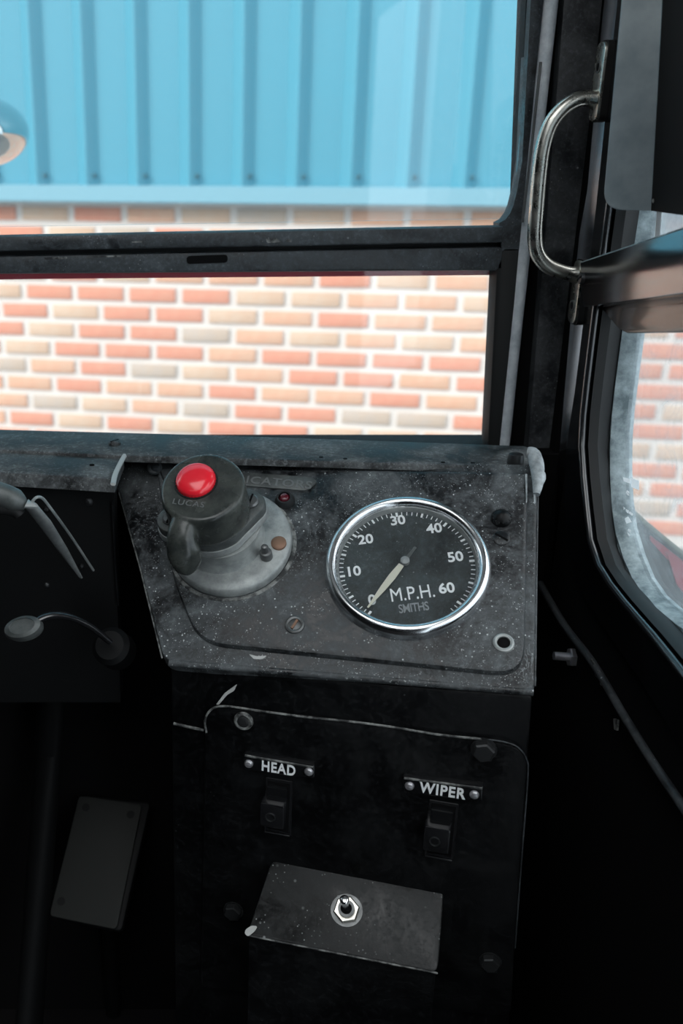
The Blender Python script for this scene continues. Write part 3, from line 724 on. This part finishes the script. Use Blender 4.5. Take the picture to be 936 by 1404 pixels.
MB().ring(bc, [(rb * 1.12, WT - .001), (rb * 1.10, WT + .0008), (rb * 1.03, WT + .0008), (rb * 1.0, WT - .001)], 40).build('button_surround', 'black_rubber', lev)
seg = 72; rings = []
for r, w, kn in ((1.0, -.001, .02), (1.0, .0025, .02), (.965, .0040, 0), (.86, .0056, 0), (.62, .0072, 0), (.32, .0080, 0), (.004, .0082, 0)):
    rings.append([bc.p((r + (kn if kk % 2 else -kn)) * rb * math.cos(2 * math.pi * kk / seg), (r + (kn if kk % 2 else -kn)) * rb * math.sin(2 * math.pi * kk / seg), WT + w) for kk in range(seg)])
MB().loft(rings).build('push_button', 'red_plastic', sw, ang=30, label='glossy red push button')
u, v = PF.px(258, 690, WT + .0004)
link('moulded_lettering', text_mesh('LUCAS', PF.at(u, v, WT + .0001, -.03), .0068, 'emboss_grey', .0004, 0, 1.15, 1.1), lev)
# small studs on the flange
f = fat(364, 757, .0175)
MB().lathe(f, [(.0050, .009), (.0050, .0175), (.0044, .0185), (.0030, .019), (.0030, .0245), (.0022, .0262), (.0001, .0268)], 18).build('stud', 'grey_steel', sw)
screw(PF, 382, 745, .0062, .0112, 'copper_rust', sw, slot=False, h=.0022)
# warning lamp
wl_ = thing('warning_lamp', 'tiny red warning lamp in dark holder right of the lever', 'lamp', fat(390, 683, 0).o)
f = fat(390, 684, .003)
MB().lathe(f, [(.0085, -.003), (.0085, .000), (.0072, .004), (.0062, .006), (.0050, .006), (.0048, .003)], 24).build('holder', 'dark_steel', wl_)
MB().lathe(f, [(.0046, .002), (.0044, .005), (.003, .0068), (.0001, .0075)], 20).build('lens', 'red_lens', wl_)
# ================================================================ LABELS, SWITCHES, LOWER BOX
def label_plate(body, corners, pins, tc, label, size, xs):
    w = .003
    t = thing('switch_label', label, 'label', FF.p(*FF.px(*corners[3], w), w), 'engraved switch labels')
    pl = MB().prism(FF, rpoly(FF.pts(corners, w + .005), .002), w, w + .005, (.0012, .0015)).build('plate', 'gloss_black', t)
    MB().tube([FF.p(*FF.px(corners[i][0] + (3 if i == 0 else -2), corners[i][1] + 3, w + .005), w + .0046) for i in (0, 1)], .0011, 8).build('worn_edge', 'worn_edge', t)
    for x, y in pins:
        u, v = FF.px(x, y, w + .006); f = FF.at(u, v, w + .0045)
        MB().lathe(f, [(.0036, 0), (.0035, .0012), (.0025, .0025), (.0001, .0031)], 18).build('rivet', 'silver_pin', t)
    u, v = FF.px(*tc, w + .005)
    link('lettering', text_mesh(body, FF.at(u, v, w + .005), size, 'white_print', .0003, .00035, xs, 1.12), pl)
label_plate('HEAD', [(333, 1033), (431, 1049), (431, 1068), (333, 1057)], [(340.5, 1048), (423, 1059)], (381.5, 1054), 'small black label plate engraved HEAD above left toggle', .0128, .76)
label_plate('WIPER', [(551, 1064), (663, 1078), (662, 1100), (552, 1087)], [(561, 1078.5), (650, 1090.5)], (606, 1084.5), 'small black label plate engraved WIPER above right toggle', .0128, .82)
def toggle(x, y, label):
    """x, y: pixel of the slot's centre"""
    w = .003; t = thing('rocker_switch', label, 'switch', FF.p(*FF.px(x, y, w), w), 'black rocker switches')
    c = FF.px(x, y, w); f = FF.at(*c, w)
    MB().prism(f, [(-.0105, -.026), (.0115, -.026), (.0115, .026), (-.0105, .026)], 0, .0015).build('slot_plate', 'satin_black', t, bevel=.0006)
    MB().prism(f, [(-.0085, -.022), (.0095, -.022), (.0095, .0235), (-.0085, .0235)], .0015, .0018).build('slot', 'dark_void', t, smooth=False)
    MB().tube([f.p(-.0095, -.010, .0025), f.p(-.0095, -.025, .0025), f.p(.0105, -.025, .0025)], .0007, 6).build('slot_edge', 'dark_steel', t)
    MB().prism(f, rpoly([(-.012, -.013), (.0075, -.013), (.0075, .009), (-.012, .009)], .002), .0015, .012, (.001, .001)).build('rocker', 'satin_black', t)
    MB().prism(f, [(-.0085, .009), (.008, .009), (.008, .021), (-.0085, .021)], .0015, .006).build('rocker_heel', 'gloss_black', t, bevel=.0008)
    f3 = f.at(-.0035, -.003, .012)
    MB().ring(f3, [(.0042, 0), (.0040, .0008), (.0034, .0008), (.0032, 0)], 24).build('pivot_ring', 'dark_steel', t)
toggle(381, 1105, 'black rocker switch under the HEAD label')
toggle(604, 1137, 'black rocker switch under the WIPER label')
bk = FF.p(*FF.px(490, 1197, .0), .0)
BF = Frame(bk, PH, PN)
sb = thing('switch_box', 'scratched black sloping switch box low on the console front', 'switch box', BF.o - Vector((0, .03, .15)))
tp = BF.pts([(373, 1177), (609, 1214), (600, 1334), (338, 1282)])
tp3 = [BF.p(u, v) for u, v in tp]
MB().prism(BF, rpoly(tp, [.008, .006, .006, .006]), -.004, 0, (.0015, .002)).build('lid', 'box_black', sb)
fp = [tp3[3], tp3[2], tp3[1], tp3[0]]
def ins(p, d): c = (tp3[0] + tp3[1] + tp3[2] + tp3[3]) / 4; return p + (c - p) * d
top_r = [ins(p, .02) - PN * .004 for p in fp]; bot_r = [Vector((p.x, p.y, max(.02, p.z - .20))) for p in top_r]
bot_r[2] = Vector((tp3[1].x, tp3[1].y, bot_r[2].z)); bot_r[3] = Vector((tp3[0].x, tp3[0].y, bot_r[3].z))
MB().loft([top_r, bot_r]).build('body', 'front_black', sb)
MB().tube([BF.p(*tp[i], -.001) for i in (3, 2)], .0008, 6).build('worn_edge', 'worn_edge', sb)
MB().prism(BF, rpoly(BF.pts([(337, 1274), (345, 1269), (353, 1270), (349, 1277), (340, 1284), (335, 1280)], .0004), .0015, 3), -.001, .0006).build('paint_chip', 'paint_chip', sb, label='patch of chipped white paint')
ts = thing('toggle_switch', 'silver ball toggle switch with hex nut on lower box lid', 'switch', BF.p(*BF.px(475, 1247)))
c = BF.px(475, 1248, .001); f = BF.at(*c, 0, .35)
MB().lathe(f, [(.0125, 0), (.0125, .001)], 28).build('washer', 'grey_steel', ts)
MB().lathe(f, [(.0105, .0008), (.0105, .0034), (.0095, .0042)], 6).build('hex_nut', 'worn_nickel', ts, smooth=False)
MB().ring(f, [(.0065, .004), (.0065, .0075), (.0045, .0075), (.0045, .004)], 24).build('threaded_bush', 'grey_steel', ts)
MB().lathe(f, [(.0045, .004), (.0045, .0055)], 16).build('bush_core', 'dark_void', ts)
a_, b_ = BF.p(*c, .004), BF.p(*BF.px(472, 1234, .021), .021)
L = catmull([a_, a_.lerp(b_, .3), a_.lerp(b_, .6), a_.lerp(b_, .85), b_, b_ + (b_ - a_).normalized() * .002], 3)
MB().tube(L, [.0022 + .0018 * (i / (len(L) - 1)) if i < len(L) - 2 else (.0032 if i == len(L) - 2 else .0014) for i in range(len(L))], 14).build('bat_lever', 'chrome', ts)
# ================================================================ RIGHT SIDE FITTINGS
# grab handle
gy = .877
gX = SX - .010
gh = thing('grab_handle', 'worn nickel grab handle on the right windscreen pillar', 'handle', Vector((gX, gy, PY(790, 440, gy).z)))
def gp_(x, y): return PY(x, y, gy)
tc_, bc_ = PY(812, 138, gy), PY(790, 376, gy)
path = [(818, 137), (806, 135), (790, 137), (771, 149), (754, 171), (744, 202), (739, 240), (735, 290), (733, 325), (737, 348), (750, 364), (768, 372), (784, 376), (794, 377)]
P = [PY(x, y, gy) for x, y in path]
C = catmull(P, 4)
MB().tube(C, [.0062 + .0022 * max(0, 1 - i / 5) + .0022 * max(0, 1 - (len(C) - 1 - i) / 5) for i in range(len(C))], 18, -UY).build('grip_bar', 'worn_nickel', gh, ang=60)
def foot(y0, y1, xa, xb, hx, hy, padw):
    # lug plate standing along the pillar, seen nearly edge on
    A, B = PY(xa, y0, gy), PY(xb, y1, gy)
    xm = (A.x + B.x) / 2
    f = Frame(Vector((xm, gy, (A.z + B.z) / 2)), UZ, -UX)
    h = abs(A.z - B.z) / 2
    MB().prism(f, rpoly([(-h, -.0095), (h, -.0095), (h, .0095), (-h, .0095)], .009, 6), 0, .0022, (.0006, .0006)).build('mounting_lug', 'worn_nickel', gh)
    MB().prism(f, rpoly([(-h - .001, -.0105), (h + .001, -.0105), (h + .001, .0105), (-h - .001, .0105)], .007, 6), -padw, 0).build('rubber_pad', 'black_rubber', gh)
    Hh = PY(hx, hy, gy); g = Frame(Vector((xm, gy, Hh.z)), UZ, -UX)
    MB().ring(g, [(.0050, .0020), (.0048, .0030), (.0034, .0030), (.0034, .0020)], 20).build('hole_rim', 'grey_steel', gh)
    MB().lathe(g, [(.0036, .0015), (.0036, .0026)], 16).build('screw', 'dark_void', gh)
foot(57, 166, 827, 816, 819, 92, .006)
foot(357, 443, 796, 785, 787, 419, .006)
# dark inclined rail across the side window
rl = thing('window_rail', 'dark glossy slanted rail across the side window', 'rail', PX(800, 420, SX - .02))
RF = Frame(Vector((SX - .012, 0, Z0)), -UY, -UX)
MB().prism(RF, RF.pts([(795, 360), (936, 313), (1100, 250), (1100, 385), (936, 403), (799, 421)], .006), -.006, .006, (.0012, .0012)).build('rail_bar', 'dark_mirror', rl)
MB().tube([RF.p(*RF.px(x, y, .005), .0052) for x, y in [(797, 360), (936, 313.5), (1100, 251)]], .0007, 8).build('rail_edge', 'grey_rubber', rl)
screw(RF, 799, 382, .0050, .006, 'dark_steel', rl)
MB().prism(RF, RF.pts([(812, 421), (936, 402), (1100, 380), (1100, 456), (936, 456), (848, 457), (838, 452)]), -.022, -.006, (.0012, .0012)).build('sash_bar', 'satin_black', w2)
# sliding second pane above the rail
sp_ = thing('sliding_pane', 'hazy sliding glass pane above the slanted rail', 'window pane', PX(905, 330, gx - .006))
S2 = Frame(Vector((gx - .006, 0, Z0)), -UY, -UX)
MB().prism(S2, S2.pts([(905, 335), (911, 265), (935, 60), (1200, 60), (1200, 335)]), -.002, .001).build('pane', 'dusty_glass', sp_, smooth=False)
MB().prism(S2, S2.pts([(898, 345), (905, 265), (928, 60), (935, 60), (911, 265), (905, 345)]), -.002, .0015).build('pane_edge', 'white_print', sp_, smooth=False)
# bent visor panel
vz0, vz1 = PY(845, 287, .72).z, Z0 + .53
A = PY(830, 262, .72); xa = A.x
Fv = Frame(Vector((xa, .72, Z0)), Vector((1, -.42, 0)), Vector((-.42, -1, 0)))
vis = thing('sun_visor', 'grey bent metal panel hanging at the upper right corner', 'visor', Vector((xa + .02, .71, vz0)))
f1 = Fv.pts([(830, 240), (831, 265), (845, 287), (892, 289)])
wv = f1[3][0]; top = vz1 - Z0
zb = f1[3][1]
tiltx = (Fv.px(852, 0)[0] - f1[0][0]) / (Fv.px(852, 0)[1] - f1[0][1])
lx = lambda z: f1[0][0] + tiltx * (z - f1[0][1])
rx = lambda z: wv + ((Fv.px(908, 0)[0] - wv) / (Fv.px(908, 0)[1] - zb)) * (z - zb)
MB().prism(Fv, rpoly([(lx(zb), zb), (rx(zb), zb), (rx(top), top), (lx(top), top)], [.014, 0, 0, 0], 8), -.012, 0, (.001, .001)).build('front_face', 'visor_sky_grey', vis)  # reflected sky put into the paler colour of this face
e0, e1 = Fv.p(rx(zb), zb, 0), Fv.p(rx(top), top, 0)
d2 = Vector((.22, -1, 0)).normalized() * .22
q0, q1 = e0 + d2 + Vector((0, 0, .012)), e1 + d2
nn = Vector((-.05, 0, 0)); th = Vector((.010, .006, 0))
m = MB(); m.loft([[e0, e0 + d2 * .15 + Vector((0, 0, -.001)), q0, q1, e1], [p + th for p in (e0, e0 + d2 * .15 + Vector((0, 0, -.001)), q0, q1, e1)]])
m.build('side_face', 'fascia_black', vis, label='dark side turned towards the cab')  # same bent plate, coloured black where it turns from the light
u, v = Fv.px(893, 274); screw(Fv, 898, 275, .0022, 0, 'worn_edge', vis, slot=False, h=.002)
# threaded stud with nuts in the corner
s0, s1 = PD(759, 899, .90), PD(806, 903, .90)
ax = (s1 - s0).normalized()
bo = thing('threaded_bolt', 'steel threaded bolt with two nuts beside the console', 'bolt', s0)
f = Frame(s0, UZ, ax)
prof = []
Lb = (s1 - s0).length
for i in range(18):
    w = Lb * .55 * i / 18; prof += [(.0040, w), (.0034, w + Lb * .55 / 36)]
prof += [(.004, Lb * .56), (.004, Lb * 1.9)]
MB().lathe(f, prof, 14).build('thread', 'silver_pin', bo, ang=20)
for w, h, r in ((Lb * .43, .0105, .0088), (Lb * .78, .008, .0078)):
    MB().lathe(Frame(s0, UZ, ax).at(0, 0, w), [(r * .86, 0), (r, .0008), (r, h - .0008), (r * .86, h)], 6).build('nut', 'silver_pin', bo, smooth=False)
# ================================================================ LEFT SIDE: levers, pedal
ly = fy - .10
cl = thing('column_lever', 'grey tapered lever with rubber grip at the left edge', 'lever', PY(60, 720, ly))
def LP(x, y, d=0): return PY(x, y, ly + d)
P = catmull([LP(-190, 668), LP(-120, 666), LP(-60, 668), LP(-20, 672), LP(8, 680), LP(27, 690), LP(34, 697)], 5)
MB().tube(P, [.0085 if i < 24 else .0085 - .0009 * (i - 23) for i in range(len(P))], 16).build('grip', 'dark_zinc', cl)
MB().tube(catmull([LP(-40, 700), LP(0, 697), LP(20, 700), LP(27, 706)], 4), .0048, 12).build('grip_rib', 'black_rubber', cl)
P = [LP(36, 690), LP(42, 693), LP(60, 715, .015), LP(85, 752, .045), LP(111, 792, .085)]
MB().tube(P, [.0062, .0066, .0062, .0046, .0016], 14, UZ, .5).build('blade', 'weathered_zinc', cl)
P = catmull([LP(44, 688), LP(50, 682), LP(58, 683, .006), LP(68, 695, .016), LP(95, 732, .05), LP(128, 782, .088)], 4)
MB().tube(P, .0011, 8).build('rod', 'weathered_zinc', cl)
for x, y, r in ((122, 688, .0036), (64, 698, .0024), (112, 776, .0022), (64, 802, .0026)):
    u = PY(x, y, fy); MB().lathe(Frame(u, UX, -UY), [(r, -.002), (r, .0012), (r * .6, .0024), (.0001, .0027)], 14).build('screw', 'dark_steel', cow)
hb = thing('hand_lever', 'dark lever with flat oval knob low on the left', 'lever', PD(60, 860, .86))
kf = Frame(PD(33, 862, .77), Vector((1, -.15, .35)), Vector((-.2, -.62, .75)))
MB().lathe(kf, [(.0145, -.004), (.0158, 0), (.0145, .004), (.0105, .0055), (.010, .0048), (.0001, .0048)], 32, sx=1.0, sy=.62).build('knob', 'dark_zinc', hb)
P = catmull([PD(44, 855, .772), PD(68, 844, .775), (PD(95, 846, .78)), PD(125, 860, .79), PD(150, 880, .80)], 5)
MB().tube(P, [.0062 - .0001 * i for i in range(len(P))], 12, flat=.6).build('arm', 'satin_black', hb)
MB().lathe(Frame(PD(152, 886, .815), UX, Vector((-.2, -.7, .6))), [(.016, -.02), (.016, 0), (.012, .004), (.0001, .005)], 24).build('pivot_boss', 'fascia_black', hb)
sc2 = MB().tube([PD(78, 850, .93), PD(66, 1030, 1.0), PD(40, 1404, 1.0)], .014, 18).build('steering_column', 'fascia_black')
tag(sc2, 'dark steering column tube going down at the left', 'steering column')
# pedal
pp = PD(137, 1183, 1.02)
PDF = Frame(pp, Vector((1, -.04, 0)), Vector((-.08, -.62, .78)))
pd = thing('foot_pedal', 'flat grey rectangular pedal pad on the dark cab floor', 'pedal', Vector((pp.x, pp.y + .05, 0)))
cr = PDF.pts([(110, 1089), (206, 1099), (166, 1277), (67, 1256)])
MB().prism(PDF, rpoly(cr, .006), -.012, -.002, (.002, .002)).build('pad_back', 'fascia_black', pd)
cr2 = PDF.pts([(109, 1091), (195, 1104), (160, 1275), (68, 1256)])
MB().prism(PDF, rpoly(cr2, .005), -.002, .002, (.001, .001)).build('pad', 'pedal_rubber', pd)
for x, y in ((118, 1107), (179, 1117), (84, 1236)):
    u, v = PDF.px(x, y, .002); MB().lathe(PDF.at(u, v, .0018), [(.0042, 0), (.0042, .0006), (.003, .0007)], 16).build('rivet', 'fascia_black', pd)
b0 = PDF.p(0, -.01, -.012)
MB().tube([b0, b0 + Vector((0, .05, -.08)), Vector((b0.x, b0.y + .06, .0))], .009, 12).build('pedal_arm', 'fascia_black', pd)
# ---------------------------------------------------------------- unique names for the suffix rule need nothing more
